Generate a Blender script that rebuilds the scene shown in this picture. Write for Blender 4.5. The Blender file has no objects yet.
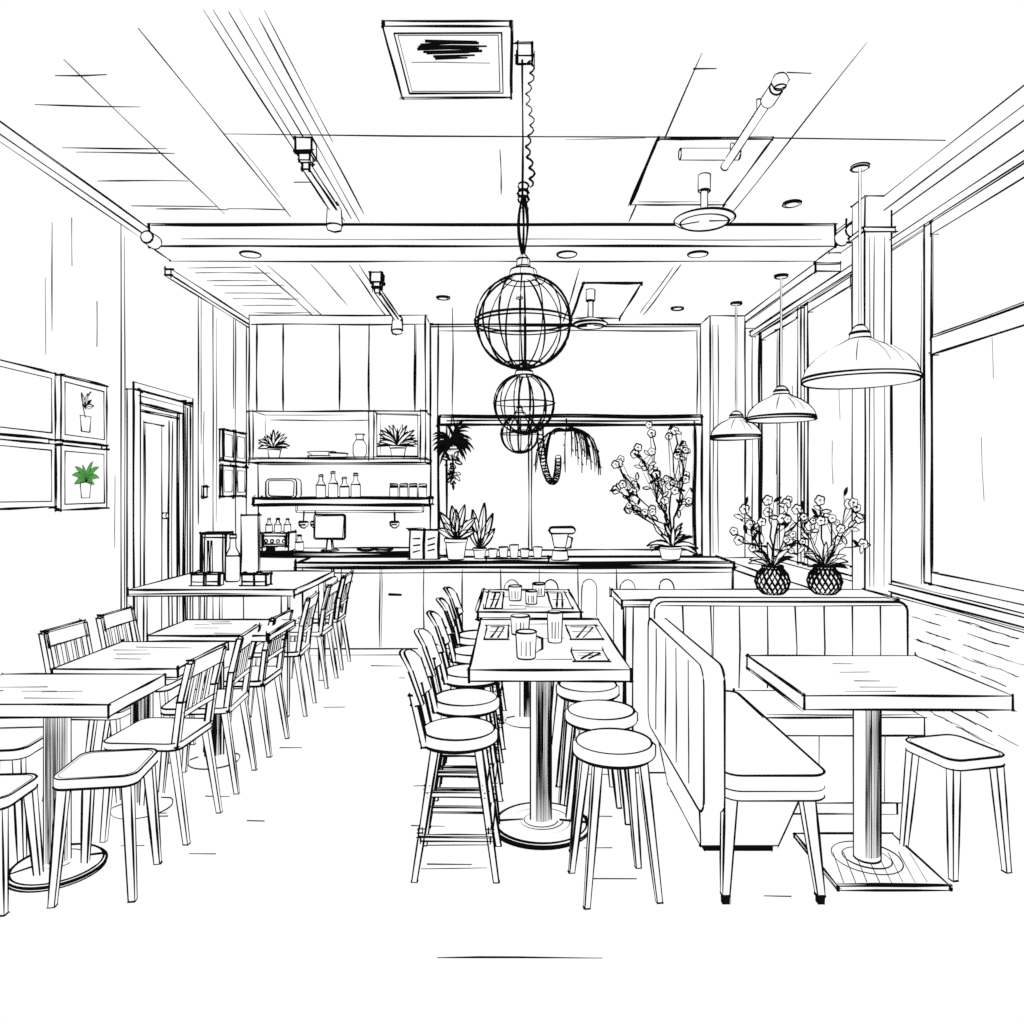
import bpy, math, random
from mathutils import Vector, Matrix
random.seed(11)
sc = bpy.context.scene
sc.view_settings.view_transform = 'Standard'

# ------------------------------------------------------------ materials
def mat_self_lit(name, col=(1, 1, 1), s=1.0):  # emission stands in for lighting: surfaces glow evenly, the scene has no lamps
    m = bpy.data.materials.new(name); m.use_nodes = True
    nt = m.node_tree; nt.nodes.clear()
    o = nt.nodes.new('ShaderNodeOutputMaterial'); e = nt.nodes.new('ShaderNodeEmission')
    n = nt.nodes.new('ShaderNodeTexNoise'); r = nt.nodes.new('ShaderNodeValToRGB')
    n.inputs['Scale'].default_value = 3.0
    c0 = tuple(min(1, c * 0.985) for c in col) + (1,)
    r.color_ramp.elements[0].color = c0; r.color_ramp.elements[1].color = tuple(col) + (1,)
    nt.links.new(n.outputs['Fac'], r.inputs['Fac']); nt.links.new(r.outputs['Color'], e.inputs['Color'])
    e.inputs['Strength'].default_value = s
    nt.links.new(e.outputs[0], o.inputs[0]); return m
def mat_ink():
    m = bpy.data.materials.new('black_ink'); m.use_nodes = True
    nt = m.node_tree; nt.nodes.clear()
    o = nt.nodes.new('ShaderNodeOutputMaterial'); e = nt.nodes.new('ShaderNodeBsdfDiffuse')
    e.inputs['Color'].default_value = (0.006, 0.006, 0.006, 1)
    nt.links.new(e.outputs[0], o.inputs[0]); return m
MATS = [mat_self_lit('self_lit_white_paper', (1, 1, 1), 1.02), mat_ink(), mat_self_lit('leaf_green', (0.10, 0.36, 0.08))]
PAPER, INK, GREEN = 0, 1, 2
K = 0.00110
EYE = Vector((0, 0, 1.5))

class Obj:
    def __init__(s, name, M=None):
        s.name = name; s.v = []; s.f = []; s.m = []; s.M = M or Matrix.Identity(4)
    def T(s, p): return s.M @ Vector(p)
    def poly(s, pts, mat=PAPER, world=False):
        b = len(s.v); s.v += [Vector(p) if world else s.T(p) for p in pts]
        s.f.append(list(range(b, b + len(pts)))); s.m.append(mat)
    # ink stroke : real tube
    def line(s, pts, w=1.0, jit=1.0, closed=False, over=0.0, dbl=0.0, taper=True, world=False):
        P = [Vector(p) if world else s.T(p) for p in pts]
        if closed: P = P + [P[0]]
        if over and not closed and len(P) >= 2:
            d = max(1.2, P[0].y)
            t = (P[0] - P[1]).normalized(); P[0] = P[0] + t * over * d * random.uniform(0, 1) * 0.004
            t = (P[-1] - P[-2]).normalized(); P[-1] = P[-1] + t * over * d * random.uniform(0, 1) * 0.004
        if len(P) == 2:
            L = (P[1] - P[0]).length
            n = max(1, min(16, int(L / 0.12)))
            P = [P[0].lerp(P[1], i / n) for i in range(n + 1)]
        n = len(P)
        if n < 2: return
        ph = [random.uniform(0, 6.28) for _ in range(4)]
        Lt = sum((P[i + 1] - P[i]).length for i in range(n - 1))
        fr = random.uniform(3, 6) / max(.3, Lt) * 0.6 + 1.5
        acc = 0
        b0 = len(s.v)
        for i in range(n):
            if i: acc += (P[i] - P[i - 1]).length
            if closed and (i == 0 or i == n - 1): t = (P[1] - P[-2])
            else: t = P[min(i + 1, n - 1)] - P[max(i - 1, 0)]
            if t.length < 1e-9: t = Vector((0, 0, 1))
            t.normalize()
            ref = Vector((0, 0, 1)) if abs(t.z) < .9 else Vector((1, 0, 0))
            u = t.cross(ref).normalized(); v = t.cross(u).normalized()
            dep = max(1.2, P[i].y)
            a = acc if not (closed and i == n - 1) else 0
            j = 0.0005 * dep * jit
            c = P[i] + u * j * math.sin(a * fr + ph[0]) + v * j * math.sin(a * fr * 1.3 + ph[1])
            r = K * dep * w * (1 + 0.3 * math.sin(a * fr * 1.7 + ph[2]))
            if taper and not closed and n > 3 and (i == 0 or i == n - 1): r *= 0.55
            for (cu, cv) in ((1, 0), (0, 1), (-1, 0), (0, -1)):
                s.v.append(c + u * r * cu + v * r * cv)
        for i in range(n - 1):
            for k in range(4):
                a = b0 + i * 4 + k; b = b0 + i * 4 + (k + 1) % 4
                s.f.append([a, b, b + 4, a + 4]); s.m.append(INK)
        s.f.append([b0, b0 + 1, b0 + 2, b0 + 3]); s.m.append(INK)
        e = b0 + (n - 1) * 4; s.f.append([e, e + 1, e + 2, e + 3]); s.m.append(INK)
        if random.random() < dbl:
            dep = max(1.2, P[0].y); o = Vector((random.uniform(-1, 1), 0, random.uniform(-1, 1))) * 0.0028 * dep
            s.line([p + o for p in P], w * 0.6, jit * 1.8, world=True)
    def hexa(s, b, t, mat=PAPER, w=1.0, edges=True, dbl=0.2, jit=.55, over=1):
        b = list(b); t = list(t)
        s.poly(b[::-1], mat); s.poly(t, mat)
        for i in range(4):
            j = (i + 1) % 4; s.poly([b[i], b[j], t[j], t[i]], mat)
        if edges:
            for i in range(4):
                j = (i + 1) % 4
                s.line([b[i], b[j]], w, jit, over=over, dbl=dbl); s.line([t[i], t[j]], w, jit, over=over, dbl=dbl); s.line([b[i], t[i]], w, jit, over=over, dbl=dbl)
    def box(s, x0, x1, y0, y1, z0, z1, mat=PAPER, w=1.0, edges=True, dbl=0.2):
        s.hexa([(x0, y0, z0), (x1, y0, z0), (x1, y1, z0), (x0, y1, z0)], [(x0, y0, z1), (x1, y0, z1), (x1, y1, z1), (x0, y1, z1)], mat, w, edges, dbl)
    def leg(s, p0, p1, a0, a1, mat=PAPER, w=1.0):
        q = lambda p, a: [(p[0] - a, p[1] - a, p[2]), (p[0] + a, p[1] - a, p[2]), (p[0] + a, p[1] + a, p[2]), (p[0] - a, p[1] + a, p[2])]
        s.hexa(q(p1, a1), q(p0, a0), mat, w, True, 0.06, .2, .25)
    def prism(s, pts, vec, mat=PAPER, w=1.0, dbl=0.0):
        vec = Vector(vec); A = [Vector(p) for p in pts]; B = [p + vec for p in A]; n = len(A)
        s.poly(A[::-1], mat); s.poly(B, mat)
        for i in range(n):
            j = (i + 1) % n; s.poly([A[i], A[j], B[j], B[i]], mat)
            d1 = (A[i] - A[i - 1]).normalized(); d2 = (A[j] - A[i]).normalized()
            if d1.dot(d2) < 0.8: s.line([A[i], B[i]], w)
        s.line(A, w, .5, closed=True, dbl=dbl); s.line(B, w, .5, closed=True, dbl=dbl)
    def cross(s, c):
        d = s.T(c) - EYE; d.z = 0; d.normalize()
        return Vector((-d.y, d.x, 0))
    def lathe(s, prof, c=(0, 0, 0), n=28, rings=None, sil=True, mer=0, mat=PAPER, w=1.0, merw=0.5):
        c = Vector(c); R = []
        for (r, z) in prof:
            R.append([c + Vector((r * math.cos(2 * math.pi * k / n), r * math.sin(2 * math.pi * k / n), z)) for k in range(n)])
        for i in range(len(R) - 1):
            for k in range(n):
                k2 = (k + 1) % n; s.poly([R[i][k], R[i][k2], R[i + 1][k2], R[i + 1][k]], mat)
        if prof[0][0] > 1e-4: s.poly(R[0][::-1], mat)
        if prof[-1][0] > 1e-4: s.poly(R[-1], mat)
        if rings is None: rings = [0, len(prof) - 1]
        for i in rings:
            if prof[i % len(prof)][0] > 1e-3: s.line(R[i], w, .6, closed=True)
        if sil:
            q = s.cross(c); q = s.M.to_3x3().inverted() @ q; q.z = 0; q.normalize()
            for sg in (1, -1):
                P = [c + q * sg * r + Vector((0, 0, z)) for (r, z) in prof]
                s.line(P, w, jit=.3, taper=False)
        for k in range(mer):
            a = 2 * math.pi * (k + .3) / mer
            s.line([c + Vector((r * math.cos(a), r * math.sin(a), z)) for (r, z) in prof], merw, taper=False)
    def rod(s, p0, p1, r, n=12, mat=PAPER, w=1.0, rings=True):
        p0 = Vector(p0); p1 = Vector(p1); t = (p1 - p0).normalized()
        ref = Vector((0, 0, 1)) if abs(t.z) < .9 else Vector((1, 0, 0))
        u = t.cross(ref).normalized(); v = t.cross(u)
        A = [p0 + (u * math.cos(2 * math.pi * k / n) + v * math.sin(2 * math.pi * k / n)) * r for k in range(n)]
        B = [p + (p1 - p0) for p in A]
        for k in range(n): s.poly([A[k], A[(k + 1) % n], B[(k + 1) % n], B[k]], mat)
        s.poly(A[::-1], mat); s.poly(B, mat)
        if rings: s.line(A, w, .3, closed=True); s.line(B, w, .3, closed=True)
        mid = s.T((p0 + p1) / 2); tw = s.M.to_3x3() @ t
        q = tw.cross(mid - EYE).normalized(); q = s.M.to_3x3().inverted() @ q
        for sg in (1, -1): s.line([p0 + q * r * sg, p1 + q * r * sg], w, jit=.3)
    def leaf(s, base, d, L, W, droop=0.3, mat=PAPER, n=6, w=0.8, rib=True, side=None, flat=False):
        base = Vector(base); d = Vector(d).normalized()
        sd = Vector(side) if side else (d.cross(Vector((0, 1, 0))) if flat else d.cross(Vector((0, 0, 1))))
        if sd.length < .05: sd = Vector((1, 0, 0))
        sd.normalize(); C = []; p = base.copy(); dd = d.copy()
        for i in range(n + 1):
            C.append(p.copy()); p = p + dd * (L / n); dd = (dd + Vector((0, 0, -droop / n))).normalized()
        l = []; r = []
        for i, c in enumerate(C):
            ww = W * math.sin(math.pi * min(1, (i / n) * 0.93 + 0.07)) ** .8 * .5
            if i == n: ww = 0.0005
            if flat and not side:
                t = (C[min(i + 1, n)] - C[max(i - 1, 0)]); sd = t.cross(Vector((0, 1, 0))); sd.normalize()
            l.append(c + sd * ww); r.append(c - sd * ww)
        for i in range(n): s.poly([l[i], l[i + 1], r[i + 1], r[i]], mat)
        if mat == PAPER or mat == GREEN:
            s.line(l + r[::-1], w, closed=True, jit=.3)
            if rib: s.line(C, w * .6, jit=.3)
    def done(s):
        xs = [v.x for v in s.v]; ys = [v.y for v in s.v]; zs = [v.z for v in s.v]
        o = Vector(((min(xs) + max(xs)) / 2, (min(ys) + max(ys)) / 2, min(zs)))
        me = bpy.data.meshes.new(s.name); me.from_pydata([v - o for v in s.v], [], s.f); me.update()
        for m in MATS: me.materials.append(m)
        me.polygons.foreach_set('material_index', s.m)
        ob = bpy.data.objects.new(s.name, me); ob.location = o; sc.collection.objects.link(ob); return ob

def place(x, y, z=0, rot=0): return Matrix.Translation((x, y, z)) @ Matrix.Rotation(math.radians(rot), 4, 'Z')
def rrect(w, h, r, n=5):
    P = []
    for (cx, cy, a0) in ((w / 2 - r, h / 2 - r, 0), (-w / 2 + r, h / 2 - r, 90), (-w / 2 + r, -h / 2 + r, 180), (w / 2 - r, -h / 2 + r, 270)):
        for k in range(n + 1):
            a = math.radians(a0 + 90 * k / n); P.append((cx + r * math.cos(a), cy + r * math.sin(a)))
    return P

XL, XR, YB, ZF, ZR = -2.75, 2.6, 8.0, 3.48, 3.30
# ------------------------------------------------------------ room shell
o = Obj('floor'); o.box(XL, XR, -1, YB, -.1, 0, edges=False)
for (x0, x1, y, w) in ((-.24, .29, 2.37, 1.1), (-2.02, -1.95, 2.67, .9), (.93, 1.03, 2.73, .8), (-.34, -.16, 2.96, .8), (-.36, -.1, 2.93, .5), (.31, .48, 2.85, .8), (.33, .46, 3.4, .7), (.3, .42, 3.1, .6),
                      (-1.2, -1.12, 3.35, .7), (-.9, -.6, 5.9, .5), (-.5, -.36, 3.75, .6), (-1.33, -1.22, 3.05, .7), (-1.2, -.9, 6.3, .5), (-1.7, -1.58, 3.4, .7), (-1.72, -1.6, 3.43, .5),
                      (-1.65, -1.55, 3.12, .6), (-1.35, -1.22, 4.3, .5), (-1.3, -1.15, 5.1, .5), (-.45, -.3, 3.3, .6), (.4, .55, 3.9, .6), (-1.5, -1.38, 3.62, .6), (-.4, -.1, 3.12, .7)):
    o.line([(x0, y, .002), (x1, y, .002)], w)
o.done()
o = Obj('wall_left'); o.box(XL - .1, XL, -1, YB, 0, 3.55, edges=False)
X = XL + .002
for (y, z0, z1, w) in ((4.42, 3.1, 2.45, .8), (4.36, 2.75, 2.3, .5), (4.9, 2.75, 2.45, .6), (5.2, .2, 3.38, 1.0), (5.25, .6, 3.3, .7), (6.48, 1.2, 3.25, 1), (6.54, 1.9, 3.2, .6),
                       (6.8, 1.0, 3.25, .9), (6.88, 1.2, 3.1, .5), (7.3, 2.3, 3.2, .9), (7.35, 1.0, 3.2, .7), (7.65, .9, 3.2, 1), (4.62, 3.2, 2.9, .5), (5.12, 1.6, 1.1, .5)):
    o.line([(X, y, z0), (X, y, z1)], w, .6)
o.line([(X, YB, .8), (X, YB, ZR)], 1)
o.done()
o = Obj('wall_right'); o.box(XR, XR + .1, -1, YB, 0, 3.55, edges=False)
X = XR - .001
for i in range(80):
    z = random.choice([.12, .19, .26, .33, .4, .47, .54, .61, .68, .74]); y = random.uniform(3.75, 4.95); l = random.uniform(.07, .35)
    o.line([(X, y, z), (X, y + l * .5, z + random.uniform(-.008, .008)), (X, y + l, z)], random.uniform(.45, .75), jit=1.5)
o.line([(X, YB, .8), (X, YB, ZR)], 1)
o.line([(X, 4.7, .9), (X, 4.7, 2.9)], .8); o.line([(X, 3.95, 1.0), (X, 3.95, 1.3)], .5)
o.done()
o = Obj('wall_back'); o.box(XL, XR, YB, YB + .1, 0, 3.4, edges=False)
o.line([(XL, YB - .008, ZR - .012), (XR, YB - .008, ZR - .012)], 1.3, .5, dbl=1)
o.line([(-.88, YB - .01, .8), (-.88, YB - .01, ZR)], 1.0)
o.line([(-.8, YB - .01, .8), (-.8, YB - .01, ZR)], 1.0)
o.line([(-.8, YB - .01, 3.22), (2.0, YB - .01, 3.22)], .8)
o.line([(2.0, YB - .01, 2.3), (2.0, YB - .01, 3.22)], .8)
o.done()
o = Obj('wall_front'); o.box(XL, XR, -1.1, -1, 0, 3.55, edges=False); o.done()

o = Obj('ceiling'); o.box(XL, XR, -1, 5.49, ZF, ZF + .1, edges=False); o.box(XL, XR, 5.85, YB, ZR, ZR + .1, edges=False)
z = ZF - .003
o.line([(-1.6, 4.11, z), (-.6, 4.13, z), (.2, 4.14, z), (1.2, 4.15, z), (2.45, 4.18, z)], 1.0)
o.line([(.3, 4.17, z), (.75, 4.16, z)], .5)
for (x, y0, y1, w) in ((-1.6, 3.17, 5.35, .9), (-2.06, 3.4, 5.3, .9), (.86, 3.35, 5.45, .9), (1.57, 3.27, 5.3, .9), (-1.27, 3.05, 5.45, 1), (-1.23, 3.05, 5.45, .7), (-1.17, 3.06, 5.4, .9),
                       (-1.12, 3.04, 5.45, .6), (-1.06, 3.1, 5.3, .9), (-1.02, 3.05, 4.2, .6), (-.07, 4.3, 4.95, .7), (-1.565, 4.2, 5.0, .5)):
    o.line([(x, y0, z), (x, y1, z)], w)
for (y, x0, x1) in ((3.53, -2.18, -1.93), (3.8, -2.45, -1.92), (4.28, -2.6, -2.0), (4.33, -2.55, -1.98), (4.73, -2.65, -2.07), (5.15, -2.65, -2.05), (5.2, -2.5, -2.0),
                    (3.47, .85, .96), (3.5, 1.3, 1.42), (4.75, -1.4, -1.25), (5.2, -2.0, -1.6)):
    o.line([(x0, y, z), (x1, y + random.uniform(-.01, .02), z)], .9)
z = ZR - .003
for (x, y0, y1, w) in ((-1.3, 5.9, 7.9, .9), (-1.22, 5.9, 7.2, .7), (-1.6, 5.9, 7.2, .7), (-2.05, 5.9, 7.9, .9), (-1.95, 5.9, 7.9, .7), (.55, 6.0, 7.9, .8), (1.35, 5.9, 7.6, .8), (1.3, 5.95, 7.5, .6)):
    o.line([(x, y0, z), (x, y1, z)], w)
for i, y in enumerate((5.98, 6.12, 6.35, 6.5, 6.75, 6.95, 7.2, 7.5, 7.7)):
    o.line([(-2.62, y, z), (-2.1 + .1 * (i % 2), y, z)], .6)
o.done()

o = Obj('ceiling_beam'); o.box(XL + .06, 2.40, 5.49, 5.85, ZR + .01, ZF - .006, w=1.35, dbl=1)
for x in (-2.0, .42, 1.42):
    o.lathe([(.075, 0), (.075, .006)], (x, 5.66, ZR + .001), n=20, sil=False, w=1.1)
o.line([(XL + .3, 5.485, 3.36), (2.3, 5.485, 3.355)], .5); o.line([(XL + .08, 5.48, ZF - .02), (2.38, 5.48, ZF - .02)], 1.1)
o.done()
o = Obj('trim_1'); o.box(XL, XL + .06, 2.9, 5.47, 3.37, 3.44, w=1.1, dbl=.7); o.box(XL, XL + .05, 5.86, 7.95, 3.2, 3.25, w=1.1, dbl=.5)
o.rod((XL + .11, 5.35, 3.33), (XL + .11, 5.48, 3.33), .045, w=1.2)
o.done()
o = Obj('trim_2'); o.box(2.50, XR, 2.9, 5.85, 3.38, ZF - .004, w=1.0, dbl=.6); o.box(2.40, XR, 5.85, 7.9, 3.23, ZR - .004, w=1.0, dbl=.6)
o.rod((2.44, 5.3, 3.36), (2.44, 5.48, 3.36), .05, w=1.2); o.line([(2.44, 5.4, 3.41), (2.44, 5.4, ZF)], 1.2)
o.done()
o = Obj('structural_column'); o.box(2.37, 2.55, 4.97, 5.15, 0, ZF - .005, w=1.1, dbl=.5)
o.box(2.355, 2.565, 4.955, 5.165, 3.23, 3.26, w=1.1)
for dx in (.03, .06, .13): o.line([(2.37 + dx, 4.967, .85), (2.37 + dx, 4.967, 3.2)], .6)
o.done()
o = Obj('corner_column'); o.box(2.04, 2.40, 7.62, 7.99, 0, ZR - .005, w=1.1, dbl=.4)
o.line([(2.12, 7.615, .85), (2.12, 7.615, 3.2)], .6); o.line([(2.07, 7.615, .85), (2.07, 7.615, 3.2)], .5)
o.done()

# windows right
def side_window(name, y0, y1, z0, z1, trans=None, mull=()):
    o = Obj(name); X1 = XR - .001; f = .07; d = .06
    o.box(X1 - d, X1, y0, y0 + f, z0, z1, w=1.1); o.box(X1 - d, X1, y1 - f, y1, z0, z1, w=1.3, dbl=.6)
    o.box(X1 - d, X1, y0 + f, y1 - f, z0, z0 + f, w=1.1); o.box(X1 - d, X1, y0 + f, y1 - f, z1 - f, z1, w=1.1)
    o.box(X1 - .015, X1, y0 + f, y1 - f, z0 + f, z1 - f, edges=False)
    if trans: o.box(X1 - d, X1, y0 + f, y1 - f, trans - .05, trans + .05, w=1.4, dbl=.8)
    for m in mull: o.box(X1 - d, X1, m - .03, m + .03, z0 + f, z1 - f)
    for k in range(2):
        yy = random.uniform(y0 + .2, y1 - .2); zz = random.uniform(z0 + .4, z1 - .8)
        o.line([(X1 - .018, yy, zz), (X1 - .018, yy + .02, zz + .35)], .35)
    o.done()
side_window('window_1', 2.9, 4.55, .93, 3.12, 2.37)
side_window('window_2', 5.45, 6.42, .86, 3.1)
side_window('window_3', 6.5, 7.6, .86, 3.1, None, (7.05,))
o = Obj('trim_3'); o.box(XR - .07, XR, 2.9, 5.2, .82, .87, w=1.2, dbl=1); o.line([(XR - .01, 3.4, .78), (XR - .01, 5, .78)], .7)
o.box(XR - .05, XR, 2.9, 7.9, 3.14, 3.19, w=1.0, dbl=.8); o.done()
o = Obj('window_ledge'); o.box(2.15, XR - .001, 5.2, 7.6, 0, .74); o.box(2.12, XR - .001, 5.18, 7.61, .74, .8, w=1.1, dbl=.5); o.done()

o = Obj('window_4'); y1 = YB - .012
o.box(-.78, 2.03, y1 - .08, y1, 2.2, 2.28, w=1.7, dbl=1); o.box(-.78, -.7, y1 - .08, y1, .8, 2.2, w=1.3, dbl=1); o.box(1.95, 2.03, y1 - .08, y1, .8, 2.2, w=1.7, dbl=1)
o.box(.18, .21, y1 - .06, y1, .8, 2.2, w=.8); o.box(-.7, 1.95, y1 - .08, y1, .78, .86)
o.poly([(-.7, y1 - .01, .8), (1.95, y1 - .01, .8), (1.95, y1 - .01, 2.2), (-.7, y1 - .01, 2.2)])
o.line([(-.7, y1 - .085, 2.24), (2.0, y1 - .085, 2.24)], 1.1)
o.done()

# door
o = Obj('door_1'); X = XL + .001
o.box(X, X + .05, 5.28, 5.37, 0, 2.22, w=1.2, dbl=.7); o.box(X, X + .05, 6.08, 6.2, 0, 2.22, w=1.4, dbl=1); o.box(X, X + .05, 5.37, 6.08, 2.13, 2.22, w=1.3, dbl=.7)
o.box(X, X + .02, 5.42, 6.02, 0, 2.08, w=1.2)
o.line([(X + .06, 5.25, 0), (X + .06, 5.25, 2.27), (X + .06, 6.24, 2.27), (X + .06, 6.24, 0)], 1.2)
o.line([(X + .055, 6.14, 0), (X + .055, 6.14, 2.18), (X + .055, 5.34, 2.18)], .9)
o.box(X + .02, X + .03, 5.48, 5.74, .3, 2.0, w=.9)
o.line([(X + .03, 5.86, .05), (X + .03, 5.86, 2.05)], 1.3); o.line([(X + .03, 5.92, .1), (X + .03, 5.92, 2.05)], .7)
o.rod((X + .02, 5.79, 1.3), (X + .05, 5.79, 1.3), .02)
o.done()

# ------------------------------------------------------------ pictures
def picture(y0, y1, z0, z1, art=None):
    o = Obj('picture_frame'); X = XL + .003
    o.box(X, X + .035, y0, y1, z0, z1, w=1.4, dbl=.3)
    m = .035; xx = X + .037
    o.line([(xx, y0 + m, z0 + m), (xx, y1 - m, z0 + m), (xx, y1 - m, z1 - m), (xx, y0 + m, z1 - m)], .9, closed=True)
    yc = (y0 + y1) / 2; xx = X + .039
    if art:
        o.line([(xx, yc - .06, z0 + .17), (xx, yc - .045, z0 + .07), (xx, yc + .045, z0 + .07), (xx, yc + .06, z0 + .17)], .8, closed=True, jit=.3)
        if art == 'green':
            for a, L in ((-95, .13), (-70, .16), (-45, .15), (-15, .11), (25, .15), (50, .18), (75, .16), (100, .1)):
                r = math.radians(a); o.leaf((xx + .002, yc, z0 + .175), (0, math.sin(r), math.cos(r) + .35), L, .036, 1.0, GREEN, w=.3, rib=False, side=(0, math.cos(r), -math.sin(r)))
        else:
            o.line([(xx, yc, z0 + .16), (xx, yc - .03, z0 + .24), (xx, yc + .06, z0 + .33)], .9)
            for a in (-20, 15, 45, 70):
                r = math.radians(a); o.leaf((xx + .002, yc - .01, z0 + .22), (0, math.sin(r), math.cos(r)), .1, .028, .3, INK if a == 45 else PAPER, w=.6, side=(0, math.cos(r), -math.sin(r)))
    o.done()
picture(3.86, 4.39, 1.80, 2.19); picture(3.86, 4.39, 1.4, 1.77)
picture(4.45, 4.95, 1.80, 2.19, 'f'); picture(4.45, 4.95, 1.38, 1.77, 'green')
for y in (6.95, 7.28):
    for z in (1.44, 1.78):
        o = Obj('picture_frame'); X = XL + .003; o.box(X, X + .03, y, y + .27, z, z + .29, w=1.3)
        xx = X + .032; o.line([(xx, y + .04, z + .04), (xx, y + .23, z + .04), (xx, y + .23, z + .25), (xx, y + .04, z + .25)], .7, closed=True)
        o.done()
o = Obj('wall_switch'); o.box(XL + .001, XL + .02, 6.55, 6.62, 1.44, 1.53); o.line([(XL + .01, 6.58, 1.53), (XL + .01, 6.58, 2.2)], .5); o.done()

# ------------------------------------------------------------ ceiling fixtures
o = Obj('ceiling_air_vent')
o.box(-.545, -.005, 3.12, 3.68, ZF - .025, ZF - .001, w=1.4, dbl=1)
z = ZF - .028
for m, w in ((.04, 1.2), (.055, .7)): o.line([(-.545 + m, 3.12 + m, z), (-.005 - m, 3.12 + m, z), (-.005 - m, 3.68 - m, z), (-.545 + m, 3.68 - m, z)], w, closed=True)
for i in range(8):
    y = 3.22 + i * .018; q = .04 * abs(i - 2.5) / 2.5; o.line([(-.44 + q + random.uniform(0, .03), y, z), (-.13 - q + random.uniform(-.03, .03), y + random.uniform(-.008, .008), z)], 1.9, jit=2)
o.line([(-.46, 3.38, z), (-.1, 3.38, z)], .6)
o.done()
def hatch(x0, x1, y0, y1, z, tube):
    o = Obj('ceiling_hatch'); zz = z - .012
    o.box(x0, x1, y0, y1, zz, z - .001, w=1.4, dbl=.5)
    o.line([(x0 + .04, y1 - .05, zz - .001), (x1 - .04, y1 - .05, zz - .001)], .6)
    if tube: o.rod((x0 + .15, y0 + .12, zz - .03), (x1 - .15, y0 + .12, zz - .03), .03)
    o.done()
hatch(.82, 1.46, 4.15, 5.1, ZF, True); hatch(.62, 1.12, 6.4, 7.7, ZR, False)
o = Obj('ceiling_spot_rail'); z = 3.40
o.rod((1.25, 3.52, z), (1.25, 4.35, z), .02, w=1.2)
o.rod((1.25, 3.50, z), (1.25, 3.62, z), .032, w=1.1)
o.lathe([(.0, 0), (.025, .008), (.038, .035), (.025, .062), (0, .07)], (1.25, 3.45, z - .03), rings=[1, 3], n=16, w=1.2)
o.rod((1.25, 3.75, z + .015), (1.25, 3.75, ZF - .001), .008); o.rod((1.25, 4.2, z + .015), (1.25, 4.2, ZF - .014), .008)
o.done()
def disc_lamp(x, y, zc, zd, r):
    o = Obj('ceiling_disc_lamp')
    o.rod((x, y, zc - .1), (x, y, zc), .035, w=1.2); o.rod((x, y, zd + .03), (x, y, zc - .1), .018, w=1.2)
    o.lathe([(.03, -.01), (r * .8, -.02), (r, 0), (r * .75, .025), (.04, .05)], (x, y, zd), rings=[1, 2, 4], w=1.4)
    o.done()
disc_lamp(1.2, 4.62, ZF - .013, 3.19, .185); disc_lamp(.70, 6.6, ZR - .013, 2.98, .15)
def track(x, y0, y1, z):
    o = Obj('track_spotlight')
    o.box(x - .045, x + .045, y0 - .05, y0 + .05, z - .08, z - .001, w=1.3, dbl=.6); o.box(x - .03, x + .03, y0 - .03, y0 + .03, z - .12, z - .08, w=1.2)
    o.hexa([(x - .02, y0, z - .16), (x + .02, y0, z - .16), (x + .02, y1, z - .15), (x - .02, y1, z - .15)], [(x - .02, y0, z - .12), (x + .02, y0, z - .12), (x + .02, y1, z - .11), (x - .02, y1, z - .11)], w=1.3)
    o.lathe([(.0, -.02), (.04, -.01), (.048, .02), (.042, .13), (.025, .155), (0, .16)], (x, y1 + .02, z - .26), rings=[2, 4], n=16, w=1.5)
    o.done()
track(-1.17, 4.2, 4.85, ZF); track(-1.12, 6.15, 7.2, ZR)
for (x, y, z) in ((1.93, 5.1, ZF), (-.64, 6.9, ZR), (1.63, 7.3, ZR)):
    o = Obj('recessed_downlight'); o.lathe([(.06, 0), (.06, .01)], (x, y, z - .011), n=20, sil=False); o.lathe([(.045, 0), (.045, .002)], (x, y, z - .013), n=20, sil=False, w=.7); o.done()

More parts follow.
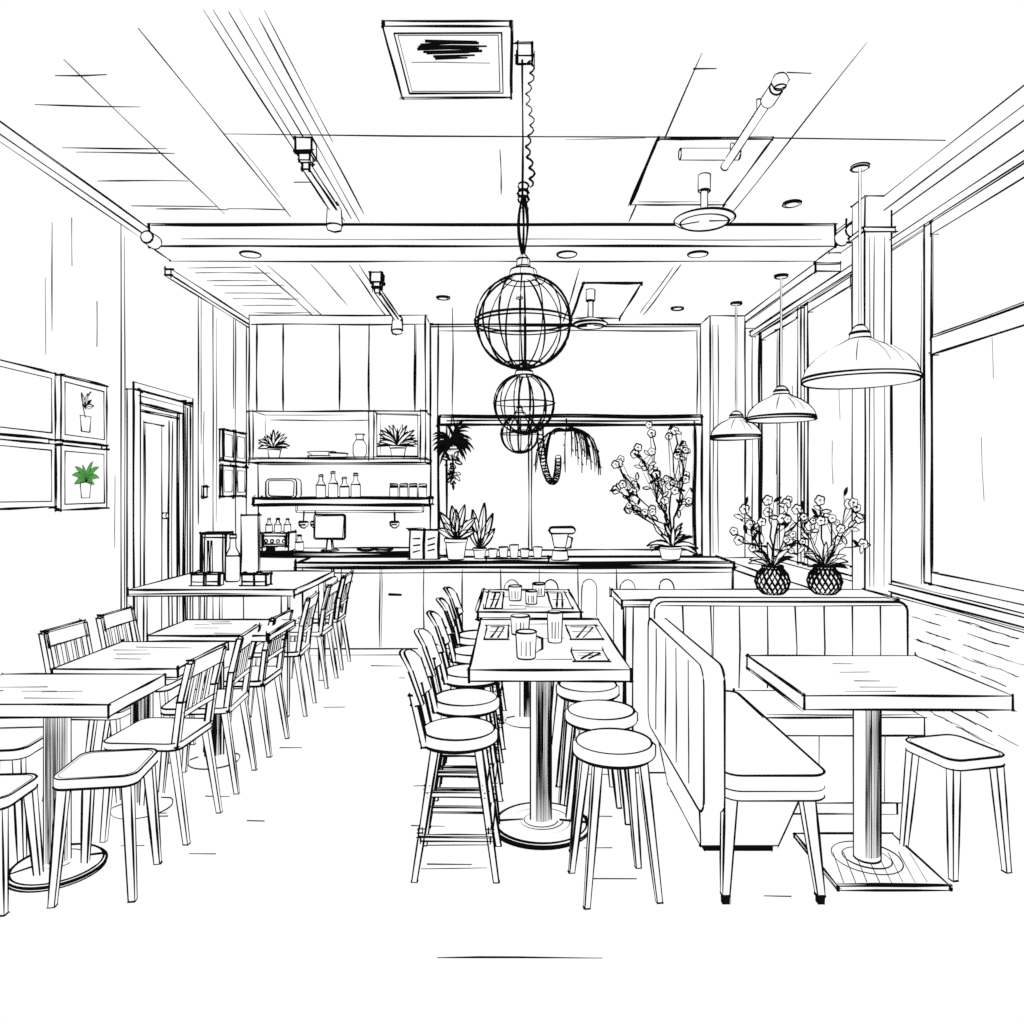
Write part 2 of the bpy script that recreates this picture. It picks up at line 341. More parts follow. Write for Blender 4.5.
# pendant cage lamps
def cage(x, y, zc, r, ztop, w=1.0, N=7, eq=True):
    o = Obj('cage_pendant_lamp')
    for k in range(N):
        a = math.pi * (k + .35) / N; dx, dy = math.cos(a), math.sin(a)
        o.line([(x + dx * r * math.sin(t), y + dy * r * math.sin(t), zc + r * .97 * math.cos(t)) for t in [2 * math.pi * i / 40 for i in range(40)]], 1.15 * w, closed=True, jit=.5)
    C = lambda rr, z, ww: o.line([(x + rr * math.cos(2 * math.pi * i / 36), y + rr * math.sin(2 * math.pi * i / 36), z) for i in range(36)], ww * w, closed=True, jit=.4)
    C(r * 1.01, zc + .004, 1.3 if eq else .8)
    if eq: C(r * 1.01, zc - .012, 1.1); C(r * .45, zc + r * .86, .9)
    C(r * .42, zc - r * .88, 1.0); C(r * .25, zc - r * .94, 1.0)
    o.lathe([(r * .3, 0), (r * .26, .03), (r * .14, .045), (r * .12, .08), (.008, .1)], (x, y, zc + r * .93), rings=[0, 1, 2, 3], n=18, w=1.2 * w, mer=6)
    if eq:
        zb = zc + r + .08; zk = min(ztop - .1, zb + .26)
        for s_ in (-1, 1):
            o.line([(x + s_ * (.004 + .016 * math.sin(math.pi * i / 10)), y, zb + (zk - zb) * i / 10) for i in range(11)], 1.6, taper=False)
        o.line([(x, y, zb), (x, y, zk)], 1.4)
        for i in range(3):
            o.line([(x + .024 * math.cos(t), y + .01 * math.sin(t), zk - .01 + .03 * i + .022 * math.sin(t)) for t in [2 * math.pi * q / 10 for q in range(10)]], 1.6, closed=True)
        o.line([(x - .003, y, zk), (x - .003, y, ztop)], 1.2, taper=False)
        n = 70
        o.line([(x + .03 + .012 * math.sin(i * 1.1) + .01 * math.sin(i * .23), y + .01 * math.cos(i * 1.1), zk + .05 + (ztop - zk - .1) * i / n) for i in range(n + 1)], 1.2)
        o.box(x - .025, x + .04, y - .03, y + .03, ztop - .06, ztop - .001, w=1.3, dbl=.8)
    else:
        o.line([(x, y, zc + r), (x, y, ztop)], .55, .2, taper=False)
        o.lathe([(.03, 0), (.03, .012)], (x, y, ztop - .013), n=14, sil=False, w=.7)
    o.done()
cage(.05, 3.3, 2.25, .214, ZF); cage(.085, 5.2, 2.105, .215, ZF, .95, 6, False); cage(.07, 6.9, 2.02, .18, ZR, .8, 5, False)
# dome pendants
def dome(x, y, zr, r, h, ztop):
    o = Obj('dome_pendant_lamp')
    prof = [(r, 0), (r * .995, h * .08), (r * .93, h * .3), (r * .78, h * .52), (r * .56, h * .72), (r * .3, h * .87), (.06, h * .95), (.055, h * 1.08), (.035, h * 1.2), (.02, h * 1.25)]
    o.lathe(prof, (x, y, zr), n=40, rings=[0, 1, 6, 7, 9], w=1.45)
    o.rod((x, y, zr + h * 1.2), (x, y, ztop - .001), .006, w=.6, rings=False)
    o.lathe([(.05, 0), (.05, .015)], (x, y, ztop - .016), n=18, sil=False, w=1.3)
    for k in (-.5, .1, .4):
        P = [(x + rr * math.sin(k), y - rr * math.cos(k) - .002, zr + z) for rr, z in prof[2:6]]; o.line(P, .5)
    o.done()
dome(2.125, 4.52, 2.165, .33, .27, ZF); dome(2.255, 6.2, 2.09, .275, .22, ZR); dome(2.15, 7.1, 2.0, .235, .2, ZR)

# ------------------------------------------------------------ furniture
def ped_table(x0, x1, y0, y1, z, px, py, rb, round_=True, th=.045, rp=.045):
    o = Obj('pedestal_table')
    o.box(x0, x1, y0, y1, z - th, z, w=1.45, dbl=.35)
    for i in range(5):
        a = random.uniform(x0 + .05, x1 - .3); b = random.uniform(y0 + .05, y1 - .05); o.line([(a, b, z + .001), (a + random.uniform(.08, .2), b, z + .001)], .45)
    o.lathe([(rp, 0), (rp, z - th - .05), (rp * 2.4, z - th - .021)], (px, py, .02), rings=[0, 1], w=1.4)
    for k in range(15):  # ink strokes drawn as shading down one side of the post
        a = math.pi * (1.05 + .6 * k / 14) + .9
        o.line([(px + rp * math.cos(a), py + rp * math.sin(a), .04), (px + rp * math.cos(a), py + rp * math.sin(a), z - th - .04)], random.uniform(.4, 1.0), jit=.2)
    if round_:
        o.lathe([(rb, 0), (rb, .012), (rb * .94, .02), (rp * 1.8, .03)], (px, py, 0), n=40, rings=[0, 1, 2] if rb > .15 else [0], w=1.7 if rb > .15 else 1)
        if rb > .15:
            for q in (.6, .45, .34): o.line([(px + rb * q * math.cos(a), py + rb * q * math.sin(a), .031 - .01 * q) for a in [2 * math.pi * i / 30 for i in range(30)]], .7, closed=True, jit=2)
    else:
        o.box(px - rb, px + rb, py - rb, py + rb, 0, .018, w=1.8, dbl=1)
        for q in (.09, .13): o.line([(px + q * math.cos(a), py + q * math.sin(a), .02) for a in [2 * math.pi * i / 30 for i in range(30)]], .8, closed=True, jit=2)
        for i in range(8):
            xx = px - rb + .03 + i * .045; o.line([(xx, py - rb * .9, .02), (xx + .06, py + rb * .2, .02)], .5)
    o.done()
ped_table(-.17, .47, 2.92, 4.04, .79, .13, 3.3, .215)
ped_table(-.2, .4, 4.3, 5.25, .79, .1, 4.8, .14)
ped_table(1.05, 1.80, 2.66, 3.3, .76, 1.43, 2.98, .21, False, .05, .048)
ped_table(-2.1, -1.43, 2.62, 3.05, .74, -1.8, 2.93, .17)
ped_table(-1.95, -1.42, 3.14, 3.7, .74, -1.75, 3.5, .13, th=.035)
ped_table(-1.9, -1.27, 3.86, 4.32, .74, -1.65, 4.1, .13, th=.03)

o = Obj('communal_table'); o.box(-2.5, -1.42, 4.82, 5.9, .81, .85, w=1.3, dbl=.6)
for (x, y) in ((-2.44, 4.88), (-1.5, 4.9), (-1.5, 5.84), (-2.44, 5.84), (-1.95, 4.9)): o.leg((x, y, .81), (x, y, 0), .022, .018)
o.done()

def round_stool(x, y, zs=.54, r=.155, back=False, rot=0):
    o = Obj('counter_stool_with_back' if back else 'round_stool', place(x, y, 0, rot))
    o.lathe([(r * .93, -.05), (r, -.042), (r, -.008), (r * .93, 0)], (0, 0, zs), n=36, rings=[0, 1, 3], w=1.35)
    f = .125; t = .085
    if back: f = .145
    for sx in (-1, 1):
        for sy in (-1, 1): o.leg((sx * t, sy * t, zs - .05), (sx * f * 1.08, sy * f * 1.0, 0), .015, .010, w=1.2)
    def at(z): k = (zs - .05 - z) / (zs - .05); return t + (f * 1.08 - t) * k
    if back:
        for z in (.15, .31):
            a = at(z)
            for sy in (-1, 1): o.box(-a, a, sy * a * .96 - .008, sy * a * .96 + .008, z, z + .018, w=1.0)
            o.box(-a - .008, -a + .008, -a, a, z + .03, z + .045, w=.9); o.box(a - .008, a + .008, -a, a, z + .03, z + .045, w=.9)
        n = 9; R = r * 1.02
        zb1 = zs + .31
        inner = [math.radians(180 - 46 + 92 * i / (n - 1)) for i in range(n)]
        def pt(a, rr, z, lean): return Vector((rr * math.cos(a) - lean, rr * math.sin(a), z))
        ra, rb_ = R, R + .018
        zl = lambda i: zs + .10 + .03 * abs(2 * i / (n - 1) - 1) ** 2
        zh = lambda i: zb1 - .05 * abs(2 * i / (n - 1) - 1) ** 3
        lo_i = [pt(a, ra, zl(i), .015) for i, a in enumerate(inner)]; lo_o = [pt(a, rb_, zl(i), .015) for i, a in enumerate(inner)]
        hi_i = [pt(a, ra, zh(i), .06) for i, a in enumerate(inner)]; hi_o = [pt(a, rb_, zh(i), .06) for i, a in enumerate(inner)]
        for i in range(n - 1):
            o.poly([lo_i[i], lo_i[i + 1], hi_i[i + 1], hi_i[i]]); o.poly([lo_o[i], lo_o[i + 1], hi_o[i + 1], hi_o[i]])
            o.poly([hi_i[i], hi_i[i + 1], hi_o[i + 1], hi_o[i]]); o.poly([lo_i[i], lo_i[i + 1], lo_o[i + 1], lo_o[i]])
        for e in (0, n - 1): o.poly([lo_i[e], hi_i[e], hi_o[e], lo_o[e]]); o.line([lo_i[e], hi_i[e]], 1.3); o.line([lo_o[e], hi_o[e]], 1.3)
        for L in (lo_i, lo_o, hi_i, hi_o): o.line(L, 1.3, .5)
        q = lambda X, Y, z, a=.012: [(X - a, Y - a, z), (X + a, Y - a, z), (X + a, Y + a, z), (X - a, Y + a, z)]
        for sy in (-1, 1):
            o.hexa(q(-r * .8, sy * .085, zs - .045), q(-R * .86 - .035, sy * .09, zs + .16), w=1.2, dbl=.1, jit=.2)
    o.done()
for y in (2.98, 3.43, 3.93, 4.42, 4.9): round_stool(-.215, y, back=True, rot=random.uniform(-4, 4))
round_stool(.385, 2.80, .55, .153, rot=8); round_stool(.385, 3.2, .55, .153, rot=0); round_stool(.37, 3.62, .55, .15); round_stool(.36, 4.5, .55, .15)

def sq_stool(x, y, rot, zs=.46, s=.36):
    o = Obj('square_stool', place(x, y, 0, rot))
    P = rrect(s, s, .05); o.prism([(a, b, zs - .04) for a, b in P], (0, 0, .038), w=1.35)
    o.line([(a * .92, b * .92, zs - .001) for a, b in P], .5, closed=True)
    t = s * .38; f = s * .47
    for sx in (-1, 1):
        for sy in (-1, 1): o.leg((sx * t, sy * t, zs - .04), (sx * f, sy * f, 0), .017, .011, w=1.35)
    o.done()
sq_stool(-1.54, 2.82, 8, .46, .29); sq_stool(1.79, 3.0, 14, .46, .27); sq_stool(-2.12, 3.1, 5, .46, .3); sq_stool(-1.92, 2.72, 4, .41, .24)

def chair(x, y, rot, nsl=3, lw=1.0, hb=0.0):
    o = Obj('dining_chair', place(x, y, 0, rot)); zs = .43   # faces +X, back at -X
    P = rrect(.34, .35, .05); o.prism([(a, b, zs - .03) for a, b in P], (0, 0, .028), w=1.2 * lw)
    q = lambda X, Y, z, a=.013: [(X - a, Y - a, z), (X + a, Y - a, z), (X + a, Y + a, z), (X - a, Y + a, z)]
    for sy in (-1, 1):
        o.leg((.135, sy * .14, zs - .03), (.165, sy * .15, 0), .015, .010, w=lw)
        o.leg((-.14, sy * .145, zs - .03), (-.20, sy * .155, 0), .015, .010, w=lw)
        o.hexa(q(-.15, sy * .15, zs - .02), q(-.175, sy * .152, .6), w=1.1 * lw, dbl=.1, jit=.2, over=.2); o.hexa(q(-.175, sy * .152, .6), q(-.215, sy * .152, .765 + hb), w=1.1 * lw, dbl=.1, jit=.2, over=.2)
    r4 = lambda X, z: [(X - .01, -.15, z), (X + .01, -.15, z), (X + .01, .15, z), (X - .01, .15, z)]
    o.hexa(r4(-.199, .70 + hb), r4(-.217, .775 + hb), w=1.1 * lw); o.hexa(r4(-.166, .53 + hb), r4(-.169, .555 + hb), w=.9 * lw)
    for k in range(nsl):
        yy = -.075 + .15 * k / (nsl - 1)
        b = lambda X, z: [(X - .005, yy - .016, z), (X + .005, yy - .016, z), (X + .005, yy + .016, z), (X - .005, yy + .016, z)]
        o.hexa(b(-.168, .55 + hb), b(-.198, .705 + hb), w=.7 * lw, dbl=0, over=.1)
    o.done()
for (x, y, n) in ((-1.57, 3.3, 3), (-1.57, 3.8, 3), (-1.56, 4.32, 3), (-1.58, 5.05, 2), (-1.6, 5.75, 2), (-1.62, 6.32, 2)): chair(x, y, 180 + random.uniform(-6, 6), n, .95 if y < 5 else .75)
chair(-2.045, 3.72, -3, 3, .9, .04); chair(-2.05, 4.22, -2, 3, .85, .03)

# ------------------------------------------------------------ booth
o = Obj('banquette_booth')
yb = 3.74
P = [(a + 1.36, yb, b + .69) for a, b in rrect(1.28, .49, .05)]
o.prism(P, (0, .13, 0), w=1.35)
for i in range(1, 9):
    x = .72 + 1.28 * i / 9; o.line([(x, yb - .004, .5), (x + .005, yb - .006, .7), (x, yb - .004, .915)], .9, dbl=.4)
o.line([(.75, yb - .004, .915), (1.97, yb - .004, .915)], .6)
o.box(1.12, 1.84, 3.3, yb, .405, .485, w=1.2, dbl=.3); o.line([(1.14, 3.31, .495), (1.82, 3.31, .495)], .7)
o.box(1.1, 1.81, 3.38, 3.86, .07, .405, w=1.0); o.box(1.13, 1.78, 3.42, 3.84, 0, .07, mat=PAPER, w=1.3)
for x in (1.4, 1.7): o.line([(x, 3.375, .08), (x, 3.375, .4)], .5)
P = [(.69, a + 3.2, b + .59) for a, b in rrect(1.08, .54, .07)]
o.prism(P, (.075, 0, 0), w=1.4)
for i in range(1, 5):
    y = 2.66 + 1.08 * i / 5; o.line([(.686, y, .36), (.686, y, .84)], .9, dbl=.5); o.line([(.77, y, .49), (.77, y, .84)], .9)
S = [(a + .945, b + 3.18) for a, b in rrect(.37, 1.1, .06)]
o.prism([(a, b, .395) for a, b in S], (0, 0, .09), w=1.4); o.line([(a, b, .43) for a, b in S], .7, closed=True)
o.hexa([(.78, 3.06, .03), (1.1, 3.06, .03), (1.1, 3.7, .03), (.78, 3.7, .03)], [(.705, 2.8, .395), (1.12, 2.8, .395), (1.12, 3.7, .395), (.705, 3.7, .395)], w=1.3)
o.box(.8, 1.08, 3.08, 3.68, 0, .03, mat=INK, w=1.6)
for (x, fx) in ((.80, .775), (1.08, 1.12)):
    o.leg((x, 2.72, .395), (fx, 2.69, .03), .024, .013, w=1.4); o.leg((fx, 2.69, .03), (fx, 2.69, 0), .012, .011, mat=INK, w=.7)
o.done()
o = Obj('partition_ledge'); o.box(.58, 2.04, 3.9, 4.3, .885, .92, w=1.4, dbl=.6); o.box(.59, 2.02, 3.92, 4.28, 0, .885, w=1.2, dbl=.3)
o.line([(.60, 3.915, .1), (.60, 3.915, .88)], 1.5); o.line([(.64, 3.915, .1), (.64, 3.915, .88)], 1.2); o.done()

# ------------------------------------------------------------ kitchen
o = Obj('serving_counter')
o.box(-1.95, 2.0, 6.66, 7.2, .8, .84, w=1.6, dbl=1); o.box(-1.9, 2.0, 6.72, 7.15, .0, .8, w=1.1, dbl=.3)
o.box(-1.88, 2.0, 6.715, 6.72, .0, .06, w=.8)
for x in (-1.55, -1.2, -.8, -.45, -.1, .25, .6, .95): o.line([(x, 6.713, .07), (x, 6.713, .78)], .8, dbl=.4)
o.line([(-1.9, 6.713, .75), (2.0, 6.713, .75)], .8)
o.line([(-1.12, 6.71, .55), (-1.0, 6.71, .55)], 1.8)
for x in (.0, .35, .7, 1.05, 1.4):
    o.line([(x - .07, 6.712, .35), (x - .07, 6.712, .6)] + [(x - .07 * math.cos(t), 6.712, .6 + .09 * math.sin(t)) for t in [math.pi * i / 8 for i in range(9)]] + [(x + .07, 6.712, .35)], .7)
o.done()
o = Obj('back_counter'); o.box(-2.72, -.92, 7.45, 7.98, .83, .87, w=1.6, dbl=1); o.box(-2.72, -.94, 7.5, 7.98, 0, .83); o.done()
o = Obj('wall_cabinet'); f = 7.6
o.box(-2.7, -.89, f, 7.98, 2.31, ZR - .005, w=1.1, dbl=.4)
o.line([(-2.68, f - .004, 3.2), (-.9, f - .004, 3.2)], .9)
for x in (-2.62, -2.35, -1.77, -1.47, -1.0):
    o.line([(x, f - .004, 2.31), (x, f - .004, 3.2)], 1.1, .5, dbl=.4)
o.box(-2.7, -.89, f, 7.98, 1.78, 1.82, w=1.1, dbl=.4); o.box(-2.7, -2.66, f, 7.98, 1.82, 2.31); o.box(-.94, -.89, f, 7.98, 1.82, 2.31); o.box(-1.47, -1.42, f, 7.98, 1.82, 2.31)
o.poly([(-2.7, 7.975, 1.8), (-.9, 7.975, 1.8), (-.9, 7.975, 2.31), (-2.7, 7.975, 2.31)])
o.line([(-1.39, f + .01, 1.85), (-.97, f + .01, 1.85), (-.97, f + .01, 2.28), (-1.39, f + .01, 2.28)], 1, closed=True)
o.line([(-2.6, 7.97, 2.25), (-1.5, 7.97, 2.25)], .6)
o.done()
o = Obj('wall_shelf'); o.box(-2.7, -.86, 7.72, 7.99, 1.35, 1.41, w=1.4, dbl=.8)
o.rod((-2.3, 7.9, 1.27), (-.95, 7.9, 1.27), .008, w=.8)
for x in (-2.3, -.95): o.rod((x, 7.9, 1.27), (x, 7.9, 1.35), .006, w=.6)
o.done()

def bottle(name, x, y, z, r, h, mat=PAPER, neck=True, w=.9):
    o = Obj(name)
    pr = [(r * .9, 0), (r, h * .04), (r, h * .55), (r * .4, h * .72), (r * .35, h * .92), (r * .45, h * .93), (r * .45, h)] if neck else [(r * .9, 0), (r, h * .05), (r, h * .8), (r * .85, h * .85), (r * .95, h * .87), (r * .95, h)]
    o.lathe(pr, (x, y, z), n=14, rings=[0, 2, 5, 6] if neck else [0, 2, 4, 5], w=w, mat=mat); o.done()
for x, h in ((-2.03, .25), (-1.9, .28), (-1.78, .22), (-1.66, .26)): bottle('glass_bottle', x, 7.86, 1.413, .045, h)
for x in (-1.255, -1.15, -1.05, -.95): bottle('storage_jar', x, 7.86, 1.413, .04, .15, neck=False)
o = Obj('ceramic_vase'); o.lathe([(.04, 0), (.065, .06), (.065, .15), (.035, .2), (.03, .24), (.045, .26)], (-1.6, 7.78, 1.823), n=18, rings=[0, 3, 5], w=1.0); o.done()
o = Obj('storage_bin'); P = rrect(.32, .2, .04); o.prism([(a - 2.42, 7.76, b + 1.516) for a, b in P], (0, .16, 0)); o.line([(a * .85 - 2.42, 7.755, b * .8 + 1.516) for a, b in P], .7, closed=True); o.done()
o = Obj('plate_stack')
for i in range(2): o.lathe([(.09, 0), (.15, .035)], (-2.0, 7.8, 1.823 + i * .04), n=24, w=.8)
o.lathe([(.06, 0), (.1, .06)], (-1.82, 7.75, 1.823), n=20, w=.8)
o.done()
o = Obj('espresso_machine'); o.box(-2.55, -2.28, 7.55, 7.8, .873, 1.06, w=1.2); o.box(-2.53, -2.3, 7.53, 7.55, .93, 1.03); o.box(-2.5, -2.42, 7.545, 7.55, .88, .92, mat=INK)
for x in (-2.5, -2.44, -2.38, -2.32): o.rod((x, 7.52, .98), (x, 7.53, .98), .015, w=.8)
o.line([(-2.52, 7.527, .95), (-2.31, 7.527, .95)], 1)
o.done()
for x in (-2.52, -2.43, -2.33): bottle('syrup_bottle', x, 7.68, 1.063, .03, .14)
bottle('pepper_mill', -2.2, 7.66, .873, .04, .16)
o = Obj('computer_monitor'); P = rrect(.32, .25, .02); o.prism([(a - 1.88, 7.62 + .08 * (b), b + 1.12) for a, b in P], (0, .03, 0), w=1.2, dbl=0)
o.line([(a * .9 - 1.88, 7.612 + .08 * b, b * .88 + 1.12) for a, b in P], .5, closed=True)
o.leg((-1.88, 7.64, 1.0), (-1.88, 7.64, .88), .02, .03); o.lathe([(.09, 0), (.08, .012)], (-1.88, 7.65, .872), n=20, w=.8); o.done()
o = Obj('serving_plates')
for x in (-1.5, -1.32): o.lathe([(.05, 0), (.09, .018)], (x, 7.62, .873), n=20, w=1.2)
o.done()
for x in (-2.22, -2.1, -1.25):
    o = Obj('hanging_ladle'); o.line([(x, 7.9, 1.28), (x, 7.89, 1.17)], 1.1); o.lathe([(.01, -.06), (.04, -.035), (.045, 0)], (x, 7.89, 1.16), n=14, w=1.3); o.line([(x - .03, 7.84, 1.13), (x + .03, 7.84, 1.13)], 1.2); o.done()
o = Obj('menu_stand'); y = 7.0
for x in (-.97, -.83):
    o.hexa([(x, y, .842), (x + .13, y, .842), (x + .13, y + .02, .842), (x, y + .02, .842)], [(x, y + .04, 1.12), (x + .13, y + .04, 1.12), (x + .13, y + .06, 1.12), (x, y + .06, 1.12)], w=1.2)
    for k in range(3): o.line([(x + .03, y + .005 + .008 * k, .92 + .06 * k), (x + .1, y + .005 + .008 * k, .93 + .06 * k)], .9, jit=3)
o.done()

# plants
def pot(o, x, y, z, r, h, mat=PAPER, w=1.0):
    o.lathe([(r * .7, 0), (r * .95, h * .85), (r * 1.05, h * .86), (r * 1.05, h)], (x, y, z), n=20, rings=[0, 1, 3], w=w, mat=mat)
def spiky(name, x, y, z, r, h, L, n, W, mat=PAPER, droop=.8, w=.7):
    o = Obj(name); pot(o, x, y, z, r, h)
    for i in range(n):
        a = math.pi * (i + .5) / n; sx = math.cos(a)
        o.leaf((x, y - .02 + random.uniform(-.02, .02), z + h), (sx, 0, math.sin(a) * .9 + .1), L * random.uniform(.75, 1), W, droop, mat if i % 3 else INK, w=w, n=5, rib=False, flat=True)
    o.done()
spiky('potted_succulent', -2.5, 7.78, 1.823, .065, .12, .19, 17, .03, droop=.6); spiky('potted_succulent', -1.2, 7.78, 1.823, .08, .14, .25, 19, .035, droop=.6)
o = Obj('potted_rubber_plant'); x, y, z = -.53, 7.0, .842; pot(o, x, y, z, .1, .2, w=1.1)
for a, el, L in ((150, 60, .3), (110, 75, .32), (60, 65, .34), (20, 50, .28), (170, 35, .2), (90, 85, .28), (0, 30, .2), (130, 45, .2)):
    A = math.radians(a); E = math.radians(el); o.leaf((x, y, z + .2), (math.cos(A) * math.cos(E), -.15, math.sin(E)), L, .075, .35, w=1, side=(math.sin(E), 0, -math.cos(A) * math.cos(E)))
o.done()
o = Obj('potted_snake_plant'); x, y, z = -.31, 7.1, .842; pot(o, x, y, z, .06, .1)
for a, L in ((-25, .3), (-10, .38), (6, .44), (20, .36), (36, .24)):
    A = math.radians(a); o.leaf((x, y, z + .1), (math.sin(A), -.05, math.cos(A)), L, .07, .1, w=1, side=(math.cos(A), 0, -math.sin(A)))
o.done()
o = Obj('hanging_plant'); x, y = -.585, 7.3
pot(o, x, y, 1.8, .06, .1, mat=PAPER)
for s_ in (-1, 1): o.line([(x + s_ * .06, y, 1.9), (x, y, 2.25)], .8)
o.line([(x, y, 2.25), (x, y, ZR - .001)], .8)
for i in range(52):
    a = math.radians(random.uniform(-35, 215))
    o.leaf((x + random.uniform(-.03, .03), y - .05 + random.uniform(-.04, .04), 1.96 + random.uniform(-.04, .05)), (math.cos(a), 0, math.sin(a)), random.uniform(.14, .27), .03, 2.0, INK, n=6, flat=True)
for i in range(26):
    a = random.uniform(0, 6.28); o.leaf((x + random.uniform(-.04, .04), y - .08, 1.84 - .011 * i), (math.cos(a), 0, math.sin(a)), random.uniform(.04, .08), .028, .6, INK if i % 2 else PAPER, n=4, flat=True, rib=False)
o.line([(x, y - .07, 1.85), (x + .02, y - .07, 1.7), (x - .01, y - .07, 1.55)], 1.2)
o.done()
o = Obj('hanging_trailing_plant'); x, y = .36, 7.86
path = [(x - .06 + .19 * (.5 - .5 * math.cos(math.pi * t / 34)), 2.2 - .62 * math.sin(math.pi * t / 42)) for t in range(35)]
for (X_, Z_) in path:
    o.line([(X_ + .032 * math.cos(q), y - .01, Z_ + .024 * math.sin(q)) for q in [2 * math.pi * i / 8 for i in range(8)]], .7, closed=True)
for s_ in (-1, 1): o.line([(X_ + s_ * .03, y - .01, Z_) for X_, Z_ in path], 1.0)
for i in range(26):
    a = random.uniform(.1, 3.0); L = random.uniform(.28, .5); c = (x + .22, y - .03, 2.12); P = []
    for k in range(11):
        u = k / 10; P.append((c[0] + math.cos(a) * L * (1 - (1 - u) ** 2) * .8, c[1] - .02, c[2] + .12 * math.sin(a) * math.sin(u * 2.6) * 1.0 - u * u * L * 1.0))
    o.line(P, .8)
    for k in range(3, 10, 2):
        p = P[k]; o.line([p, (p[0] + .02 * (1 if math.cos(a) > 0 else -1), p[1], p[2] - .03)], .6)
o.line([(x + .22, y, 2.12), (x + .22, y, 2.26)], 1); o.line([(x - .06, y, 2.2), (x - .06, y, 2.26)], 1)
o.done()
def blossom(o, c, r, w=.8):
    c = Vector(c); tilt = random.uniform(-.4, .4); n = 20
    P = [c + Vector((r * (1 + .25 * abs(math.sin(2.5 * t))) * math.cos(t), tilt * r * math.sin(t), r * (1 + .25 * abs(math.sin(2.5 * t))) * math.sin(t))) for t in [2 * math.pi * i / n for i in range(n)]]
    o.poly(P); o.line(P, w, closed=True, jit=.2)
    o.line([c + Vector((-r * .3, -.004, 0)), c + Vector((0, -.004, r * .25)), c + Vector((r * .3, -.004, 0))], w, jit=0)
def branchy(o, base, tips, w, rb, nb=4, leaf_L=.05, bend=.04, pb=.5):
    base = Vector(base)
    for t in tips:
        t = Vector(t); mid = base.lerp(t, .5) + Vector((random.uniform(-bend, bend), 0, .05))
        P = [base.lerp(mid, k / 4) for k in range(4)] + [mid.lerp(t, k / 4) for k in range(5)]
        for k in range(2, 8): P[k] = P[k] + Vector((random.uniform(-bend, bend) * .25, 0, random.uniform(-bend, bend) * .25))
        o.line(P, w * 1.1)
        blossom(o, t, rb)
        for i in range(nb):
            q = P[random.randint(4, 8)] + Vector((random.uniform(-1, 1), random.uniform(-.6, .6), random.uniform(-.6, 1))) * rb * 2.6
            if random.random() < pb: blossom(o, q, rb * random.uniform(.6, 1), w=.75)
            else: o.leaf(q, (random.uniform(-1, 1), 0, random.uniform(-.3, 1)), leaf_L, leaf_L * .4, .2, PAPER if random.random() < .5 else INK, n=4, rib=False, flat=True, w=.7)
            o.line([P[random.randint(3, 7)], q], w * .5)
o = Obj('potted_cherry_blossom'); x, y, z = 1.5, 7.0, .842; pot(o, x, y, z, .11, .13, w=1.2)
branchy(o, (x, y, z + .12), [(.98, 7, 1.5), (1.0, 6.95, 1.75), (1.1, 7, 1.32), (1.16, 7.0, 1.84), (1.33, 7.05, 2.04), (1.54, 7, 2.06), (1.62, 7, 1.9), (1.64, 7, 1.6), (1.36, 7, 1.65)], .9, .033, 8, .07, .16, .45)
for i in range(26):
    a = math.radians(random.uniform(10, 170))
    o.leaf((x, y - .06 + random.uniform(-.03, .03), z + .12), (math.cos(a), 0, math.sin(a)), random.uniform(.15, .27), .035, 1.3, INK if i % 2 else PAPER, n=5, rib=False, w=.8, flat=True)
o.done()
def flower_vase(x, y, z):
    o = Obj('flower_vase')
    pr = [(.05, 0), (.08, .03), (.09, .07), (.08, .11), (.052, .14), (.056, .155)]
    o.lathe(pr, (x, y, z), n=24, rings=[0, 4, 5], w=1.4)
    for k in range(18):
        for sg in (-1, 1):
            a0 = 2 * math.pi * k / 18
            o.line([(x + (r + .001) * math.cos(a0 + sg * zz * 7), y + (r + .001) * math.sin(a0 + sg * zz * 7), z + zz) for r, zz in pr], 1.6, jit=.2)
    tips = [(x + dx, y + random.uniform(-.08, .08), z + dz) for dx, dz in ((-.2, .3), (-.16, .47), (-.05, .52), (.1, .5), (.17, .42), (.19, .28), (-.1, .38), (.03, .42))]
    branchy(o, (x, y, z + .14), tips, .8, .023, 4, .055, .04, .4)
    for i in range(9):
        a = math.radians(random.uniform(10, 170)); o.leaf((x, y, z + .15), (math.cos(a), 0, math.sin(a)), .14, .03, 1, PAPER if i % 3 else INK, n=5, rib=False, w=.7, flat=True)
    o.done()
flower_vase(1.45, 4.12, .923); flower_vase(1.74, 4.12, .923)

o = Obj('cup_tray'); o.box(-.24, .34, 6.85, 7.0, .843, .865, w=1.2)
for x, h in ((-.18, .08), (-.08, .1), (.02, .12), (.12, .08), (.24, .1)): o.lathe([(.03, 0), (.04, h)], (x, 6.93, .866), n=14, w=.9)
o.done()
o = Obj('blender_jug'); x, y = .45, 6.95
o.lathe([(.075, 0), (.065, .09), (.05, .1), (.05, .12), (.075, .25)], (x, y, .843), rings=[0, 1, 3, 4], n=18, w=1.2); P = rrect(.24, .06, .03); o.prism([(a + x + .02, y - .04, b + 1.122) for a, b in P], (0, .08, 0), w=1.2)
o.line([(x + .07, y, 1.07), (x + .12, y, 1.05), (x + .1, y, .96), (x + .055, y, .95)], 1.3); o.done()

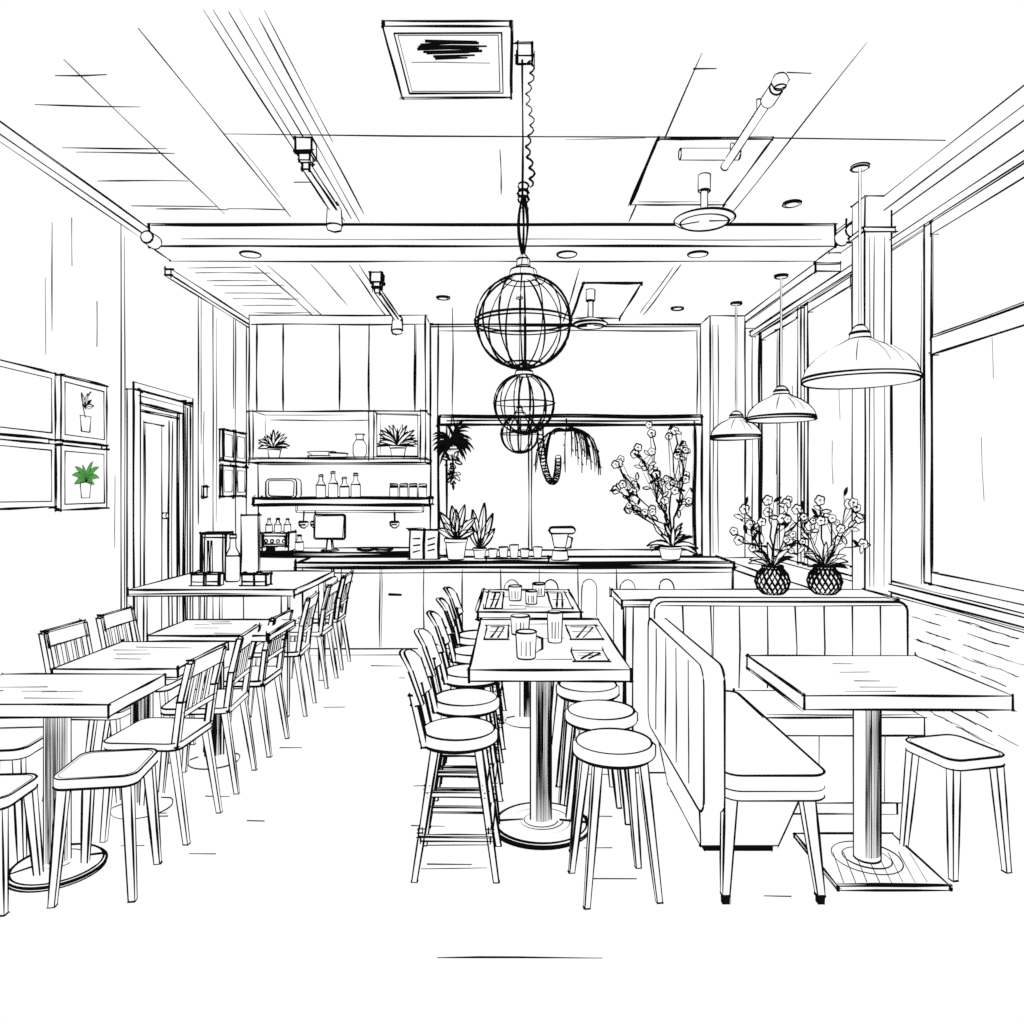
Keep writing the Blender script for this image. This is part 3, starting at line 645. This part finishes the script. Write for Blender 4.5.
# on communal table
o = Obj('napkin_dispenser'); o.box(-2.22, -2.05, 5.3, 5.42, .853, 1.19, w=1.6, dbl=.5); o.box(-2.2, -2.07, 5.295, 5.3, .88, 1.16, w=.9)
for k in range(4): o.line([(-2.18 + k * .012, 5.292, .9), (-2.18 + k * .012, 5.292, 1.14)], .8)
o.done()
bottle('sauce_bottle', -1.98, 5.25, .853, .045, .33, w=1.4)
o = Obj('menu_board'); o.box(-2.05, -1.92, 5.6, 5.63, .866, 1.31, w=1.2); o.box(-2.05, -1.92, 5.55, 5.68, .853, .865); o.done()
for (x) in (-2.12, -2.02, -1.78, -1.7):
    o = Obj('condiment_box'); o.box(x - .042, x + .042, 4.99, 5.07, .853, .93, w=1.3, mat=PAPER)
    o.line([(x - .035, 4.988, .88), (x + .035, 4.988, .88)], 1)
    o.done()

# on centre tables
def glass(name, x, y, z, r, h, handle=False):
    o = Obj(name); o.lathe([(r * .85, 0), (r, h)], (x, y, z), n=20, w=1.2, rings=[0, 1])
    o.lathe([(r * .9, h + .0005), (r * .9, h + .001)], (x, y, z), n=18, rings=[0], w=.5, sil=False)
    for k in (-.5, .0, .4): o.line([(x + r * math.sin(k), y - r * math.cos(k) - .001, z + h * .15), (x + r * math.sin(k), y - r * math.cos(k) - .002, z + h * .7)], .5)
    if handle: o.line([(x + r, y, z + h * .85), (x + r + .025, y, z + h * .75), (x + r + .025, y, z + h * .35), (x + r, y, z + h * .2)], 1.5)
    o.done()
glass('beer_mug', .06, 3.12, .792, .042, .11, True); glass('coffee_mug', .04, 3.64, .792, .045, .09); glass('drinking_glass', .2, 3.45, .792, .034, .14)
glass('drinking_glass', .12, 4.6, .792, .035, .08); glass('drinking_glass', .02, 4.75, .792, .04, .09); glass('coffee_mug', .18, 4.95, .792, .04, .08)
def mat_(x0, x1, y0, y1):
    o = Obj('placemat'); o.box(x0, x1, y0, y1, .792, .795, w=.9)
    o.line([(x0 + .03, y0 + .03, .797), (x1 - .05, y1 - .05, .797)], 1.4); o.line([(x0 + .06, y0 + .03, .797), (x1 - .02, y1 - .07, .797)], 1.2)
    o.line([(x0 + .02, y1 - .05, .796), (x1 - .02, y1 - .05, .796)], .7); o.line([(x0 + .02, (y0 + y1) / 2, .796), (x1 - .02, (y0 + y1) / 2, .796)], .6)
    o.done()
mat_(-.13, -.02, 3.5, 3.85); mat_(.28, .43, 3.5, 3.85); mat_(.26, .4, 3.05, 3.25); mat_(-.16, -.06, 4.4, 5.1); mat_(.24, .36, 4.4, 5.1)

# ------------------------------------------------------------ world, camera
w = bpy.data.worlds.new('World'); sc.world = w; w.use_nodes = True
w.node_tree.nodes['Background'].inputs[0].default_value = (1, 1, 1, 1)
cam = bpy.data.cameras.new('camera'); co = bpy.data.objects.new('camera', cam); sc.collection.objects.link(co)
co.location = (0, 0, 1.5); co.rotation_euler = (math.radians(90), 0, 0)
cam.sensor_width = 36; cam.lens = 740 / 1024 * 36; cam.shift_y = -22 / 1024
sc.camera = co
